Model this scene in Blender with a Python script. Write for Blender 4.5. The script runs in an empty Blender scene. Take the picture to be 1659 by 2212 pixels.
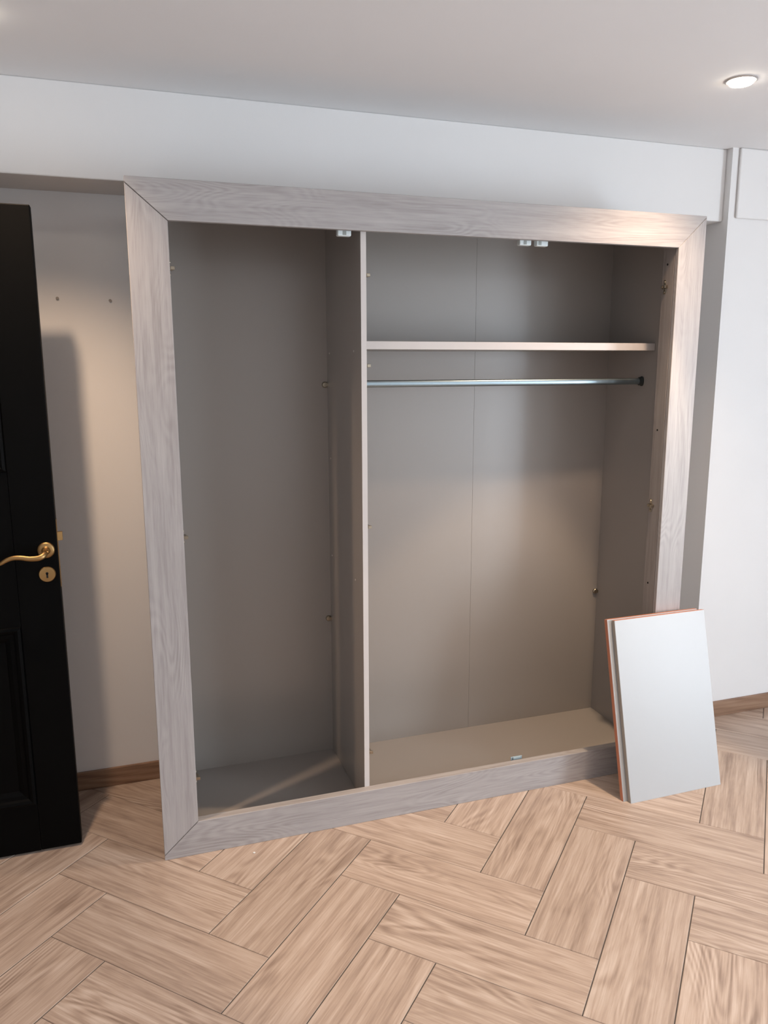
import bpy, bmesh, math, random
from mathutils import Vector, Matrix

random.seed(7)
S = bpy.context.scene
COL = S.collection

# ------------------------------------------------------------------ camera
cd = bpy.data.cameras.new('camera')
cam = bpy.data.objects.new('camera', cd)
COL.objects.link(cam)
right = Vector((0.948563, -0.316578, -0.002527))
fwd = Vector((0.310687, 0.932386, -0.184741))
up = Vector((0.060841, 0.174453, 0.982784))
m = Matrix((right, up, -fwd)).transposed().to_4x4()
m.translation = Vector((-0.0417, -2.4435, 1.6192))
cam.matrix_world = m
cd.sensor_fit = 'HORIZONTAL'
cd.sensor_width = 36.0
cd.lens = 36.0 * 1678.77 / 1659.0
cd.clip_start = 0.05
S.camera = cam

# ------------------------------------------------------------------ world, light, exposure
w = bpy.data.worlds.new('world')
S.world = w
w.use_nodes = True
bg = w.node_tree.nodes['Background']
bg.inputs['Color'].default_value = (0.62, 0.78, 1.0, 1)
bg.inputs['Strength'].default_value = 0.5

S.view_settings.view_transform = 'Standard'
S.view_settings.look = 'None'
S.view_settings.exposure = 0.14
S.view_settings.gamma = 1.0
S.view_settings.use_curve_mapping = False

# room numbers (metres; wardrobe front face is y = 0, floor is z = 0)
XL, XR = -1.12, 4.40          # left and right walls
YB, YR = 0.563, -4.70         # niche back wall, rear wall
ZC = 2.486                    # ceiling
WIN_Y0, WIN_Y1, WIN_Z0, WIN_Z1 = -4.10, -2.50, 0.06, 2.10
DAYLIGHT = 212.0
CORE_W = 84.0
REAR_FILL_W = 35.0  # power of the two unseen lamps added as warm ambient fill
SPOT_W = 76.0

ld = bpy.data.lights.new('window_daylight', 'AREA')
ld.shape = 'RECTANGLE'
ld.size = WIN_Y1 - WIN_Y0
ld.size_y = WIN_Z1 - WIN_Z0
ld.energy = DAYLIGHT
ld.color = (0.76, 0.88, 1.0)
lo = bpy.data.objects.new('window_daylight', ld)
COL.objects.link(lo)
lo.location = (XR + 0.24, (WIN_Y0 + WIN_Y1) / 2, (WIN_Z0 + WIN_Z1) / 2)
lo.rotation_euler = (math.radians(90), 0, math.radians(90))


# ------------------------------------------------------------------ material helpers
def newmat(name):
    mt = bpy.data.materials.new(name)
    mt.use_nodes = True
    nt = mt.node_tree
    return mt, nt, nt.nodes['Principled BSDF']


def plain(name, col, rough=0.5, metal=0.0, spec=0.5, bump=0.0, bscale=200.0, var=0.0):
    mt, nt, b = newmat(name)
    b.inputs['Base Color'].default_value = (*col, 1)
    b.inputs['Roughness'].default_value = rough
    b.inputs['Metallic'].default_value = metal
    b.inputs['Specular IOR Level'].default_value = spec
    if bump or var:
        tc = nt.nodes.new('ShaderNodeTexCoord')
        nz = nt.nodes.new('ShaderNodeTexNoise')
        nz.inputs['Scale'].default_value = bscale
        nz.inputs['Detail'].default_value = 3
        nt.links.new(tc.outputs['Object'], nz.inputs['Vector'])
        if bump:
            bp = nt.nodes.new('ShaderNodeBump')
            bp.inputs['Strength'].default_value = bump
            bp.inputs['Distance'].default_value = 0.002
            nt.links.new(nz.outputs['Fac'], bp.inputs['Height'])
            nt.links.new(bp.outputs['Normal'], b.inputs['Normal'])
        if var:
            n2 = nt.nodes.new('ShaderNodeTexNoise')
            n2.inputs['Scale'].default_value = 2.3
            n2.inputs['Detail'].default_value = 4
            nt.links.new(tc.outputs['Object'], n2.inputs['Vector'])
            rp = nt.nodes.new('ShaderNodeValToRGB')
            rp.color_ramp.elements[0].position = 0.3
            rp.color_ramp.elements[1].position = 0.7
            rp.color_ramp.elements[0].color = (*[c * (1 - var) for c in col], 1)
            rp.color_ramp.elements[1].color = (*[min(1, c * (1 + var)) for c in col], 1)
            nt.links.new(n2.outputs['Fac'], rp.inputs['Fac'])
            nt.links.new(rp.outputs['Color'], b.inputs['Base Color'])
    return mt


def wood(name, dark, mid, light, axis='X', scale=1.0, rough=0.45, rand=True, fine=0.35, figure=1.0, tone=0.10, bump=0.12, rings=110.0, blotch=0.0, patch=(0.42, 0.66)):
    """grain along one object axis: warped rings + long streaks + fine pores"""
    mt, nt, b = newmat(name)
    N, L = nt.nodes, nt.links
    tc = N.new('ShaderNodeTexCoord')
    mp = N.new('ShaderNodeMapping')
    sc = {'X': (1.0, 1, 1), 'Y': (1, 1.0, 1), 'Z': (1, 1, 1.0)}[axis]
    L.new(tc.outputs['Object'], mp.inputs['Vector'])
    src = mp.outputs['Vector']
    oi = N.new('ShaderNodeObjectInfo')
    if rand:
        cb = N.new('ShaderNodeVectorMath'); cb.operation = 'MULTIPLY_ADD'
        cx = N.new('ShaderNodeCombineXYZ')
        for i in range(3):
            L.new(oi.outputs['Random'], cx.inputs[i])
        L.new(cx.outputs[0], cb.inputs[0])
        cb.inputs[1].default_value = (37.0, 91.0, 53.0)
        L.new(src, cb.inputs[2])
        src = cb.outputs[0]

    def stretched(along, across):
        v = N.new('ShaderNodeVectorMath'); v.operation = 'MULTIPLY'
        L.new(src, v.inputs[0])
        a = [across * scale] * 3
        a['XYZ'.index(axis)] = along * scale
        v.inputs[1].default_value = a
        return v.outputs[0]

    # broad figure (cathedrals and knots): noise field cut into contour rings
    n1 = N.new('ShaderNodeTexNoise')
    n1.inputs['Scale'].default_value = 1.0
    n1.inputs['Detail'].default_value = 1.5
    n1.inputs['Distortion'].default_value = 0.35
    L.new(stretched(1.1, 6.0), n1.inputs['Vector'])
    mul = N.new('ShaderNodeMath'); mul.operation = 'MULTIPLY'; mul.inputs[1].default_value = rings
    L.new(n1.outputs['Fac'], mul.inputs[0])
    sn = N.new('ShaderNodeMath'); sn.operation = 'SINE'
    L.new(mul.outputs[0], sn.inputs[0])
    # long streaks
    n2 = N.new('ShaderNodeTexNoise')
    n2.inputs['Scale'].default_value = 1.0
    n2.inputs['Detail'].default_value = 7
    n2.inputs['Roughness'].default_value = 0.68
    L.new(stretched(1.9, 42.0), n2.inputs['Vector'])
    # fine pores
    n3 = N.new('ShaderNodeTexNoise')
    n3.inputs['Scale'].default_value = 1.0
    n3.inputs['Detail'].default_value = 3
    L.new(stretched(9.0, 190.0), n3.inputs['Vector'])
    # patchiness that switches the rings on and off
    n4 = N.new('ShaderNodeTexNoise')
    n4.inputs['Scale'].default_value = 1.0
    L.new(stretched(2.0, 5.0), n4.inputs['Vector'])
    mr = N.new('ShaderNodeMapRange')
    mr.inputs['From Min'].default_value = patch[0]
    mr.inputs['From Max'].default_value = patch[1]
    mr.inputs['To Min'].default_value = 0.0
    mr.inputs['To Max'].default_value = 0.16 * figure
    L.new(n4.outputs['Fac'], mr.inputs['Value'])
    rg = N.new('ShaderNodeMath'); rg.operation = 'MULTIPLY'
    L.new(sn.outputs[0], rg.inputs[0]); L.new(mr.outputs[0], rg.inputs[1])
    a1 = N.new('ShaderNodeMath'); a1.operation = 'ADD'
    L.new(n2.outputs['Fac'], a1.inputs[0]); L.new(rg.outputs[0], a1.inputs[1])
    f3 = N.new('ShaderNodeMath'); f3.operation = 'MULTIPLY_ADD'
    L.new(n3.outputs['Fac'], f3.inputs[0]); f3.inputs[1].default_value = fine; f3.inputs[2].default_value = -fine / 2
    a2 = N.new('ShaderNodeMath'); a2.operation = 'ADD'
    L.new(a1.outputs[0], a2.inputs[0]); L.new(f3.outputs[0], a2.inputs[1])
    if blotch:      # long dark clouds, denser here and there like knots
        n5 = N.new('ShaderNodeTexNoise')
        n5.inputs['Scale'].default_value = 1.0
        n5.inputs['Detail'].default_value = 3
        L.new(stretched(4.5, 14.0), n5.inputs['Vector'])
        m5 = N.new('ShaderNodeMapRange')
        m5.inputs['From Min'].default_value = 0.55
        m5.inputs['From Max'].default_value = 0.80
        m5.inputs['To Max'].default_value = -blotch * 1.6
        L.new(n5.outputs['Fac'], m5.inputs['Value'])
        a5 = N.new('ShaderNodeMath'); a5.operation = 'ADD'
        L.new(a2.outputs[0], a5.inputs[0]); L.new(m5.outputs[0], a5.inputs[1])
        a2 = a5
    rp = N.new('ShaderNodeValToRGB')
    e = rp.color_ramp.elements
    e[0].position = 0.22; e[0].color = (*dark, 1)
    e[1].position = 0.80; e[1].color = (*light, 1)
    k = e.new(0.5); k.color = (*mid, 1)
    L.new(a2.outputs[0], rp.inputs['Fac'])
    hv = N.new('ShaderNodeHueSaturation')
    tv = N.new('ShaderNodeMath'); tv.operation = 'MULTIPLY_ADD'
    L.new(oi.outputs['Random'], tv.inputs[0]); tv.inputs[1].default_value = 2 * tone; tv.inputs[2].default_value = 1 - tone
    L.new(tv.outputs[0], hv.inputs['Value'])
    L.new(rp.outputs['Color'], hv.inputs['Color'])
    L.new(hv.outputs['Color'], b.inputs['Base Color'])
    b.inputs['Roughness'].default_value = rough
    bp = N.new('ShaderNodeBump')
    bp.inputs['Strength'].default_value = bump
    bp.inputs['Distance'].default_value = 0.001
    L.new(a2.outputs[0], bp.inputs['Height'])
    L.new(bp.outputs['Normal'], b.inputs['Normal'])
    return mt


M = {}
M['wall'] = plain('wall_paint', (0.82, 0.80, 0.785), 0.75, spec=0.25, bump=0.06, bscale=260, var=0.012)
M['ceiling'] = plain('ceiling_paint', (0.90, 0.89, 0.89), 0.8, spec=0.2, bump=0.05, bscale=220, var=0.01)
M['tile'] = wood('wood_look_tile', (0.275, 0.198, 0.155), (0.455, 0.348, 0.280), (0.63, 0.525, 0.45), 'X', rough=0.36, figure=0.9, tone=0.06, blotch=0.13, rings=150, fine=0.42, patch=(0.50, 0.72))
M['grout'] = plain('dark_grout', (0.085, 0.075, 0.068), 0.9)
M['base'] = wood('brown_baseboard_tile', (0.16, 0.085, 0.05), (0.27, 0.155, 0.095), (0.36, 0.23, 0.15), 'X', rough=0.45, tone=0.06)
M['grey_x'] = wood('greyed_oak_horizontal', (0.285, 0.258, 0.248), (0.375, 0.345, 0.335), (0.445, 0.415, 0.40), 'X', rough=0.42, figure=0.75, tone=0.02, fine=0.42, scale=1.3, rings=200)
M['grey_z'] = wood('greyed_oak_vertical', (0.285, 0.258, 0.248), (0.375, 0.345, 0.335), (0.445, 0.415, 0.40), 'Z', rough=0.42, figure=0.75, tone=0.02, fine=0.42, scale=1.3, rings=200)
M['jamb'] = wood('shaded_taupe_oak_jamb', (0.22, 0.19, 0.175), (0.295, 0.26, 0.24), (0.35, 0.31, 0.29), 'Z', rough=0.45, figure=0.5, tone=0.02, fine=0.4, scale=1.3, rings=200)  # taupe wood, its tone darkened for the shade behind the frame
M['lam'] = plain('grey_beige_laminate', (0.292, 0.260, 0.234), 0.30, spec=0.75, bump=0.03, bscale=600)
M['edge'] = plain('pale_edge_band', (0.60, 0.55, 0.52), 0.45)
M['board'] = plain('pale_grey_board', (0.42, 0.425, 0.43), 0.33, spec=0.5, bump=0.02, bscale=500)
M['terra'] = plain('terracotta_edge', (0.52, 0.20, 0.115), 0.6)
M['taupe'] = plain('taupe_edge_band', (0.36, 0.32, 0.28), 0.5)
M['chrome'] = plain('brushed_steel', (0.27, 0.33, 0.36), 0.34, metal=1.0)
M['steel_paint'] = plain('zinc_plate', (0.38, 0.45, 0.47), 0.4, metal=0.2)
M['darkmetal'] = plain('dark_metal', (0.06, 0.07, 0.07), 0.4, metal=0.8)
M['nickel'] = plain('aged_nickel', (0.36, 0.31, 0.24), 0.3, metal=1.0)
M['brass'] = plain('aged_brass', (0.34, 0.21, 0.088), 0.42, metal=1.0, bump=0.03, bscale=90)
M['black'] = plain('black_door_paint', (0.0014, 0.0014, 0.0014), 0.5, spec=0.06, bump=0.02, bscale=60)
M['hole'] = plain('dark_hole', (0.01, 0.009, 0.008), 0.9)
M['white_plastic'] = plain('white_plastic', (0.72, 0.78, 0.78), 0.4)
M['grey_plastic'] = plain('grey_plastic', (0.33, 0.35, 0.33), 0.5)
M['white_metal'] = plain('white_enamel', (0.8, 0.8, 0.79), 0.35)
M['trimring'] = plain('satin_lamp_ring', (0.55, 0.52, 0.50), 0.35, metal=0.6)


def emit(name, col, s):
    mt, nt, b = newmat(name)
    b.inputs['Base Color'].default_value = (0.8, 0.8, 0.8, 1)
    b.inputs['Emission Color'].default_value = (*col, 1)
    b.inputs['Emission Strength'].default_value = s
    return mt


M['lamp'] = emit('lit_lamp_lens', (1.0, 0.90, 0.74), 24)
gm = bpy.data.materials.new('window_glass')
gm.use_nodes = True
nt = gm.node_tree
for n in list(nt.nodes):
    nt.nodes.remove(n)
o_ = nt.nodes.new('ShaderNodeOutputMaterial')
mx = nt.nodes.new('ShaderNodeMixShader')
tr = nt.nodes.new('ShaderNodeBsdfTransparent')
gl = nt.nodes.new('ShaderNodeBsdfGlossy')
gl.inputs['Roughness'].default_value = 0.02
mx.inputs[0].default_value = 0.06
nt.links.new(tr.outputs[0], mx.inputs[1]); nt.links.new(gl.outputs[0], mx.inputs[2]); nt.links.new(mx.outputs[0], o_.inputs[0])
M['glass'] = gm


# ------------------------------------------------------------------ mesh helpers
def bx(bm, x0, x1, y0, y1, z0, z1):
    vs = [bm.verts.new((x, y, z)) for z in (z0, z1) for y in (y0, y1) for x in (x0, x1)]
    for f in ((0, 2, 3, 1), (4, 5, 7, 6), (0, 1, 5, 4), (2, 6, 7, 3), (0, 4, 6, 2), (1, 3, 7, 5)):
        bm.faces.new([vs[i] for i in f])
    return vs


def prism(bm, poly, d0, d1, ax='y'):
    """polygon (a, b) extruded along an axis: y -> (a, d, b), z -> (a, b, d), x -> (d, a, b)"""
    P = {'y': lambda a, b, d: (a, d, b), 'z': lambda a, b, d: (a, b, d), 'x': lambda a, b, d: (d, a, b)}[ax]
    lo_ = [bm.verts.new(P(a, b, d0)) for a, b in poly]
    hi_ = [bm.verts.new(P(a, b, d1)) for a, b in poly]
    n = len(poly)
    bm.faces.new(lo_); bm.faces.new(hi_)
    for i in range(n):
        j = (i + 1) % n
        bm.faces.new((lo_[i], lo_[j], hi_[j], hi_[i]))


def lathe(bm, prof, n=24, mat=Matrix(), cap=True):
    """profile of (r, h) turned round local z"""
    rings = []
    for r, h in prof:
        rings.append([bm.verts.new(mat @ Vector((r * math.cos(2 * math.pi * i / n), r * math.sin(2 * math.pi * i / n), h))) for i in range(n)])
    for a, b in zip(rings, rings[1:]):
        for i in range(n):
            j = (i + 1) % n
            bm.faces.new((a[i], a[j], b[j], b[i]))
    if cap:
        bm.faces.new(rings[0]); bm.faces.new(rings[-1])


def tube(bm, pts, radii, n=14, flat=1.0):
    """swept tube through points; radii per point; flat squeezes the second axis"""
    rings = []
    pts = [Vector(p) for p in pts]
    for i, p in enumerate(pts):
        t = (pts[min(i + 1, len(pts) - 1)] - pts[max(i - 1, 0)]).normalized()
        a = t.cross(Vector((0, 1, 0)))
        if a.length < 0.2:
            a = t.cross(Vector((0, 0, 1)))
        a.normalize()
        b = t.cross(a).normalized()
        rings.append([bm.verts.new(p + a * radii[i] * math.cos(2 * math.pi * k / n) + b * radii[i] * flat * math.sin(2 * math.pi * k / n)) for k in range(n)])
    for a, b in zip(rings, rings[1:]):
        for i in range(n):
            j = (i + 1) % n
            bm.faces.new((a[i], a[j], b[j], b[i]))
    bm.faces.new(rings[0]); bm.faces.new(rings[-1])


def obj(name, bm, mat, parent=None, bevel=0.0, seg=2, smooth=False, loc=None, rot=None):
    bmesh.ops.recalc_face_normals(bm, faces=bm.faces)
    me = bpy.data.meshes.new(name)
    bm.to_mesh(me); bm.free()
    mats = mat if isinstance(mat, (list, tuple)) else [mat]
    for q in mats:
        me.materials.append(M[q])
    o = bpy.data.objects.new(name, me)
    COL.objects.link(o)
    if loc:
        o.location = loc
    if rot:
        o.rotation_euler = rot
    if parent:
        o.parent = parent
    if bevel:
        md = o.modifiers.new('bevel', 'BEVEL')
        md.width = bevel; md.segments = seg; md.limit_method = 'ANGLE'; md.angle_limit = math.radians(40)
    if smooth:
        for f in me.polygons:
            f.use_smooth = True
        if hasattr(me, 'set_sharp_from_angle'):
            me.set_sharp_from_angle(angle=math.radians(38))
    return o


def box(name, x0, x1, y0, y1, z0, z1, mat, parent=None, bevel=0.0, seg=2):
    """box whose mesh is centred on its own origin"""
    bm = bmesh.new()
    cx, cy, cz = (x0 + x1) / 2, (y0 + y1) / 2, (z0 + z1) / 2
    bx(bm, x0 - cx, x1 - cx, y0 - cy, y1 - cy, z0 - cz, z1 - cz)
    o = obj(name, bm, mat, parent, bevel, seg)
    off = Vector(parent.location) if parent else Vector((0, 0, 0))
    o.location = Vector((cx, cy, cz)) - off
    return o


def empty(name, loc=(0, 0, 0), rot=(0, 0, 0)):
    o = bpy.data.objects.new(name, None)
    COL.objects.link(o)
    o.location = loc
    o.rotation_euler = rot
    o.empty_display_size = 0.1
    return o


def tag(o, label=None, cat=None, group=None, kind=None):
    if label: o['label'] = label
    if cat: o['category'] = cat
    if group: o['group'] = group
    if kind: o['kind'] = kind
    return o


def copy_tree(o, parent=None):
    c = o.copy(); COL.objects.link(c)
    if parent: c.parent = parent
    for ch in o.children:
        copy_tree(ch, c)
    return c


# ------------------------------------------------------------------ the room shell
T = 0.15
floor = box('floor', XL - T, XR + T, YR - T, YB + T, -0.12, -0.002, 'grout')
tag(floor, 'wood-look tiles laid in a herringbone over the whole room', kind='structure')
tag(box('ceiling', XL - T, XR + T, YR - T, YB + T, ZC, ZC + 0.12, 'ceiling'), 'plain white ceiling with recessed downlights', kind='structure')
wb = box('wall_back', XL - T, 2.37, YB, YB + T, -0.002, ZC, 'wall')
tag(wb, 'white wall behind the black door and the wardrobe', kind='structure')
tag(box('wall_rear', XL - T, XR + T, YR - T, YR, -0.002, ZC, 'wall'), 'white wall behind the photographer', kind='structure')
# pillar to the right of the wardrobe
tag(box('wall_pillar', 2.37, XR + T, 0.303, YB + T, -0.002, ZC, 'wall'), 'white pillar wall right of the wardrobe', kind='structure')
# beams
YBEAM = 0.335
tag(box('trim_1', XL, 2.37, YBEAM, YB, 2.205, ZC, 'wall', bevel=0.004), 'white ceiling beam running above the wardrobe', kind='structure')
tag(box('trim_2', 2.402, XR, 0.291, 0.303, 2.214, ZC, 'wall', bevel=0.008), 'shallow white beam face on top of the pillar wall', kind='structure')

# right wall with a window opening
bm = bmesh.new()
for y0, y1, z0, z1 in ((YR, WIN_Y0, -0.002, ZC), (WIN_Y1, 0.303, -0.002, ZC), (WIN_Y0, WIN_Y1, -0.002, WIN_Z0), (WIN_Y0, WIN_Y1, WIN_Z1, ZC)):
    bx(bm, XR, XR + T, y0, y1, z0, z1)
tag(obj('wall_right', bm, 'wall'), 'white wall with the window', kind='structure')
# left wall with a doorway
DW0, DW1, DWZ = -0.70, 0.215, 2.115
bm = bmesh.new()
for y0, y1, z0, z1 in ((YR, DW0, -0.002, ZC), (DW1, YB, -0.002, ZC), (DW0, DW1, DWZ, ZC)):
    bx(bm, XL - T, XL, y0, y1, z0, z1)
tag(obj('wall_left', bm, 'wall'), 'white wall with the doorway', kind='structure')
bm = bmesh.new()
for a in ((XL - 1.3, XL - T, DW0 - 0.6, DW0 - 0.5, -0.002, ZC), (XL - 1.3, XL - T, DW1 + 0.5, DW1 + 0.6, -0.002, ZC),
          (XL - 1.4, XL - 1.3, DW0 - 0.6, DW1 + 0.6, -0.002, ZC), (XL - 1.4, XL - T, DW0 - 0.6, DW1 + 0.6, ZC, ZC + 0.1),
          (XL - 1.4, XL - T, DW0 - 0.6, DW1 + 0.6, -0.1, -0.002)):
    bx(bm, *a)
tag(obj('wall_hallway', bm, 'wall'), 'white hallway walls beyond the doorway', kind='structure')
# door lining
bm = bmesh.new()
bx(bm, XL - T, XL + 0.012, DW0, DW0 + 0.03, 0, DWZ); bx(bm, XL - T, XL + 0.012, DW1 - 0.03, DW1, 0, DWZ); bx(bm, XL - T, XL + 0.012, DW0 + 0.03, DW1 - 0.03, DWZ - 0.03, DWZ)
tag(obj('trim_3', bm, 'black'), 'black lining of the doorway', kind='structure')

# window
wn = empty('window_1', (XR + 0.09, (WIN_Y0 + WIN_Y1) / 2, WIN_Z0))
tag(wn, 'white framed window on the right-hand wall', kind='structure')
fw = 0.055
for y0, y1, z0, z1 in ((WIN_Y0, WIN_Y0 + fw, WIN_Z0, WIN_Z1), (WIN_Y1 - fw, WIN_Y1, WIN_Z0, WIN_Z1),
                       (WIN_Y0 + fw, WIN_Y1 - fw, WIN_Z0, WIN_Z0 + fw), (WIN_Y0 + fw, WIN_Y1 - fw, WIN_Z1 - fw, WIN_Z1)):
    box('window_frame', XR + 0.06, XR + 0.12, y0, y1, z0, z1, 'white_metal', wn, 0.004)
box('pane', XR + 0.085, XR + 0.095, WIN_Y0 + fw, WIN_Y1 - fw, WIN_Z0 + fw, WIN_Z1 - fw, 'glass', wn)

# herringbone floor tiles (w x l at 45 degrees)
TW, TL, G = 0.2117, 0.6130, 0.0030
R2 = math.sqrt(2)
ua, va = (0.685 - 0.107) / R2, (-0.685 - 0.107) / R2
RECT = (XL, XR, YR, YB)


def clip(poly):
    for k, (axis, val, sgn) in enumerate(((0, RECT[0], 1), (0, RECT[1], -1), (1, RECT[2], 1), (1, RECT[3], -1))):
        out = []
        for i in range(len(poly)):
            a, b = poly[i], poly[(i + 1) % len(poly)]
            da, db = sgn * (a[axis] - val), sgn * (b[axis] - val)
            if da >= 0:
                out.append(a)
            if da * db < 0:
                t = da / (da - db)
                out.append((a[0] + t * (b[0] - a[0]), a[1] + t * (b[1] - a[1])))
        poly = out
        if len(poly) < 3:
            return None
    return poly


def area(p):
    return abs(sum(p[i][0] * p[(i + 1) % len(p)][1] - p[(i + 1) % len(p)][0] * p[i][1] for i in range(len(p)))) / 2


shared = {}
for i in range(-16, 20):
    for j in range(-7, 8):
        au, av = ua - i * TW + j * TL, va - i * TW - j * TL
        for kind in 'UV':
            if kind == 'U':
                u0, u1, v0, v1 = au - TL, au, av, av + TW
                ang = math.radians(45)
            else:
                u0, u1, v0, v1 = au - TW, au, av - TL, av
                ang = math.radians(135)
            cu, cv = (u0 + u1) / 2, (v0 + v1) / 2
            cx, cy = (cu - cv) / R2, (cu + cv) / R2
            gu, gv = 0.0014, G              # the joints along one diagonal are wider than along the other
            hl, hw = ((TL - gu) / 2, (TW - gv) / 2) if kind == 'U' else ((TL - gv) / 2, (TW - gu) / 2)
            ca, sa = math.cos(ang), math.sin(ang)
            world = [(cx + x * ca - y * sa, cy + x * sa + y * ca) for x, y in ((-hl, -hw), (hl, -hw), (hl, hw), (-hl, hw))]
            # covered for good by the wardrobe or the pillar
            if all(y > 0.09 and 0.12 < x < 1.9 for x, y in world) or all(y > 0.31 and x > 2.38 for x, y in world):
                continue
            cp = clip(world)
            if not cp or area(cp) < 0.002:
                continue
            whole = abs(area(cp) - 4 * hl * hw) < 1e-6
            if whole and kind in shared:
                o = bpy.data.objects.new('floor_tile', shared[kind])
                COL.objects.link(o)
            else:
                bm = bmesh.new()
                loc = [((x - cx) * ca + (y - cy) * sa, -(x - cx) * sa + (y - cy) * ca) for x, y in cp]
                prism(bm, loc, -0.006, 0.0, 'z')
                bmesh.ops.recalc_face_normals(bm, faces=bm.faces)
                top = [f for f in bm.faces if f.normal.z > 0.9]
                bmesh.ops.bevel(bm, geom=[e for f in top for e in f.edges], offset=0.0012, segments=1, affect='EDGES')
                o = obj('floor_tile', bm, 'tile')
                if whole:
                    shared[kind] = o.data
            o.location = (cx, cy, 0)
            o.rotation_euler = (0, 0, ang)
            o.parent = floor
            o.matrix_parent_inverse = Matrix.Translation(-Vector(floor.location))


# baseboards
def baseboard(name, x0, x1, y0, y1, label):
    tag(box(name, x0, x1, y0, y1, 0.0, 0.075, 'base', bevel=0.002), label, kind='structure')


baseboard('baseboard_back', XL, 2.37, YB - 0.011, YB, 'brown wood-look baseboard behind the door')
baseboard('baseboard_pillar', 2.37, XR, 0.292, 0.303, 'brown wood-look baseboard under the pillar wall')
baseboard('baseboard_right', XR - 0.011, XR, YR + 0.011, 0.292, 'brown wood-look baseboard under the window')
baseboard('baseboard_rear', XL, XR - 0.011, YR, YR + 0.011, 'brown wood-look baseboard on the rear wall')
baseboard('baseboard_left', XL, XL + 0.011, YR + 0.011, DW0 - 0.001, 'brown wood-look baseboard beside the doorway')

# two old screw holes in the back wall
for hx, hz in ((-0.234, 1.853), (-0.061, 1.849)):
    bm = bmesh.new()
    lathe(bm, [(0.0052, 0), (0.0052, 0.004), (0.0035, 0.0042)], 12, Matrix.Translation((0, 0, 0)) @ Matrix.Rotation(math.radians(90), 4, 'X'))
    o = obj('screw_hole', bm, 'taupe', wb)
    o.location = Vector((hx, YB, hz)) - Vector(wb.location)

# ------------------------------------------------------------------ wardrobe
W, H, ST = 2.011, 2.150, 0.1143
wd = empty('wardrobe', (0, 0, 0))
tag(wd, 'built-in wardrobe without doors, wide mitred grey oak frame around two open compartments', 'wardrobe')
BR = 0.121                     # bottom rail height
FT = 0.018
g = 0.0011


def face_board(name, poly, y1, mat):
    cx = sum(a for a, b in poly) / len(poly); cz = sum(b for a, b in poly) / len(poly)
    bm = bmesh.new()
    prism(bm, [(a - cx, b - cz) for a, b in poly], 0, y1)
    o = obj(name, bm, mat, wd, 0.0012, 1)
    o.location = (cx, 0, cz)
    return o


o_ul, o_bl = H - 0.016, 0.016
face_board('stile', [(0, o_bl + 2 * g), (ST, BR + 2 * g), (ST, H - ST - 2 * g), (0, o_ul - 2 * g)], FT, 'grey_z')
face_board('stile', [(W - ST, BR + g * .4), (W, g), (W, H - 0.004), (W - ST, H - ST - g * .4)], FT, 'grey_z')
face_board('top_rail', [(0, o_ul + g * .4), (ST, H - ST), (W - ST, H - ST), (W, H - 0.003), (W, H), (0, H)], FT, 'grey_x')
face_board('bottom_rail', [(0, 0), (W, 0), (W - ST, BR), (ST, BR), (0, o_bl)], 0.031, 'grey_x')
# returns behind the face frame
JY = 0.083
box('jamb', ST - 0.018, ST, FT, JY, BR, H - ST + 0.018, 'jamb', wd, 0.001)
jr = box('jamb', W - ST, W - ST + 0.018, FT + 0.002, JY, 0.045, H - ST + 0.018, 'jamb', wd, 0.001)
box('head_jamb', ST, W - ST, FT, JY, H - ST + 0.032, H - ST + 0.050, 'grey_x', wd, 0.001)
for hz in (1.984, 1.375, 0.769):
    bm = bmesh.new()
    lathe(bm, [(0.0042, 0), (0.0042, 0.003)], 12, Matrix.Rotation(math.radians(-90), 4, 'Y'))
    o = obj('screw_hole', bm, 'hole', jr)
    o.location = (-0.0065, 0.057 - (FT + 0.002 + JY) / 2, hz - (0.045 + H - ST + 0.018) / 2)

# carcass
CY0, CY1 = 0.032, 0.484
CX0, CX1 = 0.058, 1.953        # inner side faces
DX0, DX1 = 0.7065, 0.7245      # divider
CZ0, CZ1 = 0.045, 2.126        # inner floor and top
PT = 0.018
sp = [('side_panel', CX0 - PT, CX0), ('side_panel', CX1, CX1 + PT)]
for n_, a, b_ in sp:
    box(n_, a, b_, JY + 0.001, CY1 + 0.006, CZ0 - PT, CZ1 + PT, 'lam', wd, 0.0008)
box('top_panel', CX0, CX1, CY0, CY1, CZ1, CZ1 + PT, 'lam', wd, 0.0008)
box('bottom_panel', CX0, DX0, CY0, CY1, CZ0 - PT, CZ0, 'lam', wd, 0.0008)
box('bottom_panel', DX0, CX1, CY0, CY1, CZ0 - PT, CZ0, 'lam', wd, 0.0008)
box('plinth', CX0, CX1, 0.05, 0.068, 0.0, CZ0 - PT, 'lam', wd)
for a, b_ in ((CX0, 0.7155), (0.7155, 1.3238), (1.3242, CX1)):
    box('back_panel', a, b_, CY1, CY1 + 0.006, CZ0 - PT, CZ1 + PT, 'lam', wd, 0.0004, 1)
div = box('divider', DX0, DX1, CY0, CY1, CZ0, CZ1, 'lam', wd, 0.0008)
box('edge_band', DX0 - 0.0002, DX1 + 0.0002, CY0 - 0.0014, CY0 + 0.0006, CZ0 + .001, CZ1 - .001, 'edge', div).location = (0, -(CY1 - CY0) / 2 - 0.0004, 0)
for hy, hz in ((0.444, 1.666), (0.118, 1.668), (0.448, 1.27), (0.449, 0.885), (0.124, 0.872)):
    bm = bmesh.new()
    lathe(bm, [(0.0035, 0), (0.0035, 0.0012), (0.002, 0.0018)], 10, Matrix.Rotation(math.radians(-90), 4, 'Y'))
    o = obj('shelf_peg_hole', bm, 'edge', div)
    o.location = (-(DX1 - DX0) / 2, hy - (CY0 + CY1) / 2, hz - (CZ0 + CZ1) / 2)

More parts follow.
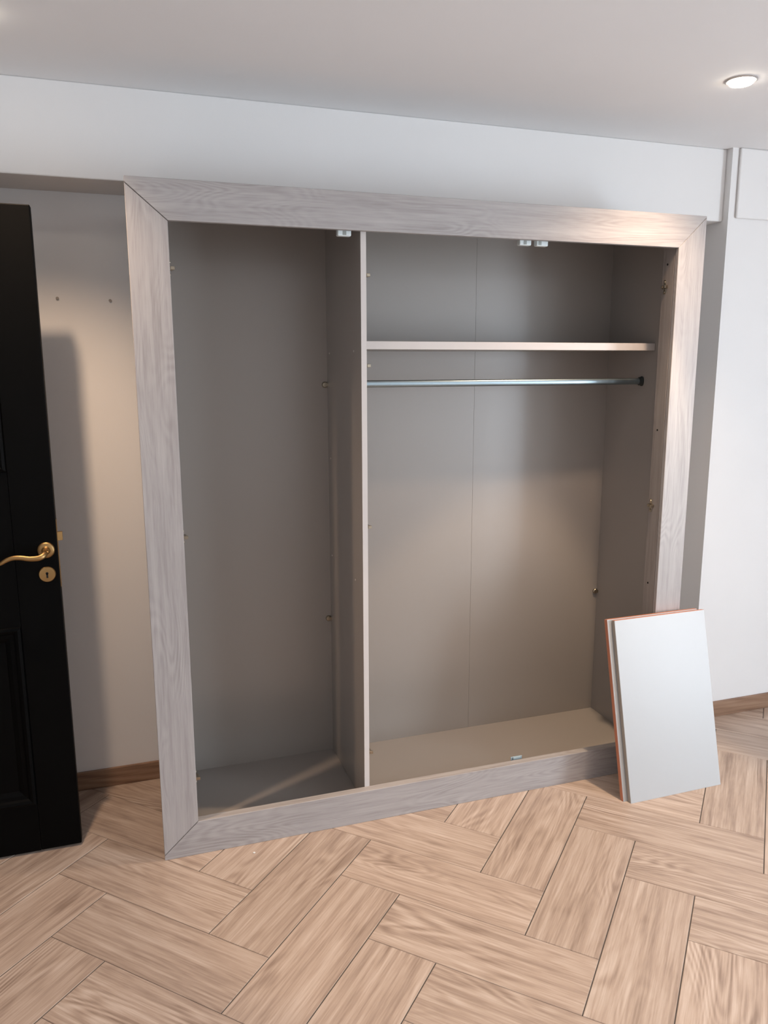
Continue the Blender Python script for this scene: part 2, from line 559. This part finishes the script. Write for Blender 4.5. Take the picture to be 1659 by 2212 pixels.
# shelf over the hanging rail
sh = box('shelf', DX1 + 0.001, CX1 - 0.0015, 0.175, CY1 - 0.002, 1.6755, 1.7035, 'lam', wd, 0.0008)
shw = (CX1 - 0.0015 - DX1 - 0.001)
eb = box('edge_band', -shw / 2, shw / 2, -0.001, 0.001, -0.0138, 0.0138, 'edge', sh, 0.0009)
eb.location = (0, -(CY1 - 0.002 - 0.175) / 2 - 0.0006, 0)
# hanging rail: oval tube and its two flanges
bm = bmesh.new()
n = 20
x0, x1 = DX1 + 0.004, CX1 - 0.004
ra = []
for x in (x0, x1):
    ra.append([bm.verts.new((x, 0.0075 * math.cos(2 * math.pi * k / n), 0.0125 * math.sin(2 * math.pi * k / n))) for k in range(n)])
for k in range(n):
    bm.faces.new((ra[0][k], ra[0][(k + 1) % n], ra[1][(k + 1) % n], ra[1][k]))
bm.faces.new(ra[0]); bm.faces.new(ra[1])
rail = obj('hanging_rail', bm, 'chrome', wd, smooth=True)
rail.location = (0, 0.243, 1.556)
for x, s in ((DX1, 1), (CX1, -1)):
    bm = bmesh.new()
    mt_ = Matrix.Translation((x, 0, 0)) @ Matrix.Rotation(math.radians(90 * s), 4, 'Y') @ Matrix.Diagonal((1.0, 0.62, 1, 1))
    lathe(bm, [(0.0195, 0), (0.0195, 0.006), (0.0165, 0.009), (0.0165, 0.016), (0.013, 0.017)], 20, mt_)
    obj('rail_flange', bm, 'darkmetal', rail, smooth=True)


# hinge mounting plates (cross-shaped, nickel)
def hinge_plate(side):
    bm = bmesh.new()
    s = side
    # wings lie in the y-z plane, plate stands proud along s*x
    bx(bm, 0, s * 0.002, -0.016, 0.016, -0.006, 0.006)
    bx(bm, 0, s * 0.002, -0.007, 0.007, -0.025, 0.025)
    bx(bm, s * 0.002, s * 0.011, -0.018, 0.010, -0.0055, 0.0055)
    bx(bm, s * 0.004, s * 0.016, -0.020, -0.012, -0.005, 0.005)
    for zz in (-0.018, 0.018):
        lathe(bm, [(0.0048, 0.002), (0.0048, 0.004), (0.003, 0.0052)], 12, Matrix.Translation((0, 0, zz)) @ Matrix.Rotation(math.radians(90 * s), 4, 'Y'))
    lathe(bm, [(0.004, 0.011), (0.004, 0.0135), (0.002, 0.014)], 12, Matrix.Translation((0, 0.002, 0)) @ Matrix.Rotation(math.radians(90 * s), 4, 'Y'))
    return bm


first = {}
for x, y, z, s in ((W - ST, 0.064, 1.904, -1), (W - ST, 0.067, 1.080, -1), (W - ST, 0.066, 0.255, -1),
                   (ST, 0.055, 1.907, 1), (ST, 0.055, 1.086, 1), (ST, 0.055, 0.256, 1),
                   (DX1, 0.056, 1.907, 1), (DX1, 0.056, 1.620, 1), (DX1, 0.056, 1.078, 1), (DX1, 0.056, 0.247, 1)):
    if s not in first:
        o = obj('hinge_plate', hinge_plate(s), 'nickel', wd, 0.0006, 1)
        first[s] = o
        o['label'] = 'brassy nickel hinge plate'
    else:
        o = first[s].copy(); COL.objects.link(o)
    o.location = (x, y, z)

# white magnetic catches under the head
def catch(x, slot):
    o = box('magnetic_catch', x - 0.0225, x + 0.0225, 0.034, 0.056, H - ST - 0.0135, H - ST + 0.032, 'white_plastic', wd, 0.004, 3)
    o['label'] = 'small white plastic magnetic catch'
    b2 = box('catch_slot', -0.006, 0.006, -0.0115, -0.009, -0.0065, 0.006, 'grey_plastic', o, 0.0008)
    b2.location = (slot, -0.0105, -0.0135)
    return o


catch(0.655, 0.0); catch(1.2955, -0.002); catch(1.3605, -0.010)
# strike plate behind the bottom rail
bm = bmesh.new()
bx(bm, -0.024, 0.024, 0.0, 0.0016, 0.0, 0.028)
bx(bm, -0.016, 0.016, -0.004, 0.0, 0.010, 0.026)
bx(bm, -0.024, 0.024, 0.0016, 0.016, 0.0, 0.0016)
o = obj('strike_plate', bm, 'steel_paint', wd, 0.0006, 1)
o.location = (1.326, 0.042, 0.1005)
o['label'] = 'small steel strike plate'
bm = bmesh.new(); bx(bm, -0.027, 0.027, -0.006, 0.02, 0, 0.0555)
o = obj('strike_block', bm, 'lam', wd, 0.001); o.location = (1.326, 0.040, CZ0)

# panel connectors in the back corners
for x, z, s in ((DX0, 1.549, -1), (DX0, 0.618, -1), (CX1, 0.612, -1)):
    bm = bmesh.new()
    lathe(bm, [(0.0115, 0), (0.0115, 0.006), (0.009, 0.009), (0.004, 0.0095)], 18, Matrix.Rotation(math.radians(90), 4, 'X'))
    bx(bm, 0.0, 0.0105, -0.012, 0, -0.006, 0.006)
    o = obj('panel_connector', bm, 'nickel', wd, smooth=False)
    o.location = (x - 0.0107, CY1, z)

# ------------------------------------------------------------------ two shelf boards leaning on the wardrobe frame
BT, BW, BH = 0.018, 0.417, 0.686
LEAN = math.radians(13.6)


def leaning_board(cx, yf, left_mat, label, width=BW, height=BH):
    r = empty('shelf_board', (cx, yf, 0.0))
    r.rotation_euler = (-LEAN, 0, math.radians(0.5))
    bm = bmesh.new(); bx(bm, -width / 2, width / 2, 0, BT, 0, height)
    obj('board', bm, 'board', r, 0.0006, 1)
    bm = bmesh.new(); bx(bm, -width / 2 - 0.0008, -width / 2 + 0.0002, 0.0012, BT - 0.0004, 0.001, height - 0.001)
    obj('side_edge_band', bm, left_mat, r)
    bm = bmesh.new(); bx(bm, width / 2 - 0.0002, width / 2 + 0.0008, 0.0012, BT - 0.0004, 0.001, height - 0.001)
    obj('side_edge_band', bm, left_mat, r)
    bm = bmesh.new(); bx(bm, -width / 2 + 0.0002, width / 2 - 0.0002, 0.0008, BT - 0.0004, height - 0.0002, height + 0.0008)
    obj('top_edge', bm, 'terra', r)['label'] = 'raw terracotta-coloured top edge'
    tag(r, label, 'board', 'loose shelf boards leaning on the wardrobe')
    return r


TH = BT / math.cos(LEAN)
leaning_board(1.8875, -0.2045, 'taupe', 'pale grey shelf board in front, leaning against the other board and the wardrobe')
leaning_board(1.8685, -0.2045 + TH + 0.0012, 'terra', 'shelf board with terracotta edge sandwiched between the front board and the wardrobe frame')

# ------------------------------------------------------------------ the black door
DXR, DWID, DYF, DT, DZ0, DZ1 = -0.2665, 0.83, 0.182, 0.040, 0.008, 2.090
door = empty('door_1', (DXR - DWID, DYF + DT, 0))
tag(door, 'black panelled door standing open with brass lever handle', kind='structure')
X0, X1 = DXR - DWID, DXR
SW = 0.128
P1, P2 = (0.178, 0.800), (1.300, 1.960)


def dbox(name, *a, mat='black', bevel=0.002):
    return box(name, *a, mat, door, bevel)


dbox('door_stile', X0, X0 + SW, DYF, DYF + DT, DZ0, DZ1, bevel=0.003)
dbox('door_stile', X1 - SW, X1, DYF, DYF + DT, DZ0, DZ1, bevel=0.003)
dbox('door_rail', X0 + SW, X1 - SW, DYF, DYF + DT, DZ0, P1[0], bevel=0.0005)
dbox('door_rail', X0 + SW, X1 - SW, DYF, DYF + DT, P1[1], P2[0], bevel=0.0005)
dbox('door_rail', X0 + SW, X1 - SW, DYF, DYF + DT, P2[1], DZ1, bevel=0.0005)
for z0, z1 in (P1, P2):
    dbox('door_panel', X0 + SW, X1 - SW, DYF + 0.012, DYF + DT - 0.012, z0, z1, bevel=0.0)
    for face in (0, 1):
        bm = bmesh.new()
        cx, cz = (X0 + X1) / 2, (z0 + z1) / 2
        prof = [(0.0, 0.0005), (0.002, -0.004), (0.010, -0.007), (0.018, -0.004), (0.024, 0.002), (0.036, 0.004), (0.046, 0.0085), (0.052, 0.0125)]
        rings = []
        for d, h in prof:
            yy = (h - DT / 2) if face == 0 else (DT / 2 - h)
            hw_, hh_ = (X1 - X0) / 2 - SW - d, (z1 - z0) / 2 - d
            rings.append([bm.verts.new(v) for v in ((-hw_, yy, -hh_), (hw_, yy, -hh_), (hw_, yy, hh_), (-hw_, yy, hh_))])
        for a, b_ in zip(rings, rings[1:]):
            for i in range(4):
                bm.faces.new((a[i], a[(i + 1) % 4], b_[(i + 1) % 4], b_[i]))
        o = obj('panel_moulding', bm, 'black', door)
        o.location = Vector((cx, DYF + DT / 2, cz)) - Vector(door.location)

# brass lever handle
hx, hz = -0.3005, 1.046
hd = bpy.data.objects.new('handle', None); COL.objects.link(hd)
hd.parent = door
hd.location = Vector((hx, DYF, hz)) - Vector(door.location)
bm = bmesh.new()
RX = Matrix.Rotation(math.radians(90), 4, 'X')
lathe(bm, [(0.0262, 0), (0.0262, 0.003), (0.0245, 0.006), (0.021, 0.008), (0.0135, 0.009), (0.011, 0.012), (0.0095, 0.016)], 32, RX)
obj('rosette', bm, 'brass', hd, smooth=True)
bm = bmesh.new()
pts = [(0.0, -0.010, 0.002), (0.0, -0.030, 0.0), (-0.001, -0.043, -0.003), (-0.008, -0.052, -0.009), (-0.022, -0.055, -0.013), (-0.045, -0.055, -0.0125),
       (-0.070, -0.054, -0.0075), (-0.090, -0.053, -0.007), (-0.108, -0.052, -0.012), (-0.124, -0.051, -0.021), (-0.134, -0.050, -0.027)]
rad = [0.0085, 0.0085, 0.009, 0.0092, 0.009, 0.0085, 0.0080, 0.0075, 0.0070, 0.006, 0.003]
# smooth the centre line
P, Rr = [], []
for i in range(len(pts) - 1):
    p0, p1, p2, p3 = [Vector(pts[max(0, min(len(pts) - 1, i + k))]) for k in (-1, 0, 1, 2)]
    for t in (0, .25, .5, .75):
        P.append(0.5 * ((2 * p1) + (p2 - p0) * t + (2 * p0 - 5 * p1 + 4 * p2 - p3) * t * t + (3 * p1 - p0 - 3 * p2 + p3) * t ** 3))
        Rr.append(rad[i] * (1 - t) + rad[i + 1] * t)
P.append(Vector(pts[-1])); Rr.append(rad[-1])
tube(bm, P, Rr, 16, 0.75)
obj('lever', bm, 'brass', hd, smooth=True)
es = bpy.data.objects.new('keyhole_plate', None); COL.objects.link(es)
es.parent = door
es.location = Vector((-0.303, DYF, 0.967)) - Vector(door.location)
bm = bmesh.new()
lathe(bm, [(0.0255, 0), (0.0255, 0.003), (0.0235, 0.0055), (0.012, 0.0068)], 32, RX)
obj('escutcheon', bm, 'brass', es, smooth=True)
bm = bmesh.new()
lathe(bm, [(0.0042, 0.006), (0.0042, 0.0074)], 16, Matrix.Translation((0, 0, 0.004)) @ RX)
bx(bm, -0.0028, 0.0028, -0.0074, -0.006, -0.011, 0.004)
obj('keyhole', bm, 'hole', es)
bm = bmesh.new()
prism(bm, [(0, 0), (0.017, 0.004), (0.017, 0.013), (0, 0.013)], -0.014, 0.014, 'z')
o = obj('latch', bm, 'brass', door, 0.0008)
o.location = Vector((X1 - 0.001, DYF + 0.014, 1.085)) - Vector(door.location)
bm = bmesh.new(); bx(bm, 0, 0.0015, 0, 0.022, -0.11, 0.11)
o = obj('lock_faceplate', bm, 'brass', door)
o.location = Vector((X1, DYF + 0.009, 1.03)) - Vector(door.location)


# ------------------------------------------------------------------ recessed downlights
def downlight(x, y, label, power, core=0.0, aim=(0, 0), soft=0.02):
    r = empty('downlight', (x, y, ZC))
    bm = bmesh.new()
    lathe(bm, [(0.0475, 0.0), (0.0475, -0.0025), (0.044, -0.005), (0.040, -0.004), (0.0385, 0.0), (0.0385, 0.0)], 36, cap=False)
    obj('trim_ring', bm, 'trimring', r, smooth=True)
    bm = bmesh.new()
    lathe(bm, [(0.038, -0.0006), (0.0375, -0.006), (0.034, -0.012), (0.022, -0.015), (0.004, -0.016)], 32)
    obj('lamp_lens', bm, 'lamp', r, smooth=True)['label'] = 'glowing white lamp lens'
    l = bpy.data.lights.new('downlight_beam', 'SPOT')
    l.energy = power
    l.color = (1.0, 0.72, 0.50)
    l.spot_size = math.radians(112)
    l.spot_blend = 1.0
    l.shadow_soft_size = soft
    b = bpy.data.objects.new('downlight_beam', l); COL.objects.link(b)
    b.parent = r
    b.location = (0, 0, -0.05)
    b.rotation_euler = Vector((aim[0], aim[1], -ZC)).to_track_quat('-Z', 'Y').to_euler()
    if core:
        l2 = bpy.data.lights.new('downlight_core', 'SPOT')
        l2.energy = core
        l2.color = (1.0, 0.76, 0.52)
        l2.spot_size = math.radians(54)
        l2.spot_blend = 0.3
        l2.shadow_soft_size = 0.03
        b2 = bpy.data.objects.new('downlight_core', l2); COL.objects.link(b2)
        b2.parent = r
        b2.location = (0, 0, -0.05)
        b2.rotation_euler = Vector((aim[0], aim[1] + 0.1, -ZC)).to_track_quat('-Z', 'Y').to_euler()
    tag(r, label, 'downlight', 'recessed ceiling downlights')
    return r


downlight(1.836, -0.318, 'lit recessed downlight in the ceiling above the right end of the wardrobe', SPOT_W * 0.66, CORE_W, (-0.55, 0.12), 0.05)
downlight(-0.342, -0.120, 'lit recessed downlight in the ceiling above the black door', SPOT_W)
downlight(-0.374, -2.45, 'added unseen downlight behind the photographer on the door side, for warm fill', REAR_FILL_W)  # added out of view to warm the room's ambient light
downlight(1.836, -2.52, 'added unseen downlight behind the photographer on the window side, for warm fill', REAR_FILL_W)  # second added fill lamp, also out of view

# ------------------------------------------------------------------ white pipe fitting at the foot of the pillar wall
v = empty('pipe_fitting', (2.862, 0.262, 0.0))
bm = bmesh.new()
lathe(bm, [(0.016, 0.0), (0.016, 0.006), (0.0085, 0.009), (0.0085, 0.045)], 18)
obj('pipe', bm, 'white_metal', v, smooth=True)
bm = bmesh.new()
lathe(bm, [(0.013, 0.0), (0.019, 0.004), (0.0205, 0.014), (0.019, 0.030), (0.013, 0.036), (0.009, 0.046), (0.009, 0.060)], 20, Matrix.Translation((0, 0, 0.043)))
obj('valve_body', bm, 'white_metal', v, smooth=True)
bm = bmesh.new()
lathe(bm, [(0.010, 0), (0.012, 0.003), (0.012, 0.014), (0.008, 0.018)], 18, Matrix.Translation((0, 0, 0.103)))
obj('cap', bm, 'white_metal', v, smooth=True)
tag(v, 'small white pipe fitting by the baseboard of the pillar wall, at the far right', 'pipe fitting')

# ------------------------------------------------------------------ crumb of plaster on the floor
bm = bmesh.new()
bmesh.ops.create_icosphere(bm, subdivisions=1, radius=0.0045)
for vtx in bm.verts:
    vtx.co = Vector((vtx.co.x * random.uniform(0.8, 1.3), vtx.co.y * random.uniform(0.7, 1.1), max(0.0, vtx.co.z * 0.6 + 0.002)))
cr = obj('plaster_crumb', bm, 'white_metal')
cr.location = (0.288, -0.054, 0.0)
tag(cr, 'tiny white plaster crumb on the floor tile before the left wardrobe compartment', 'crumb')
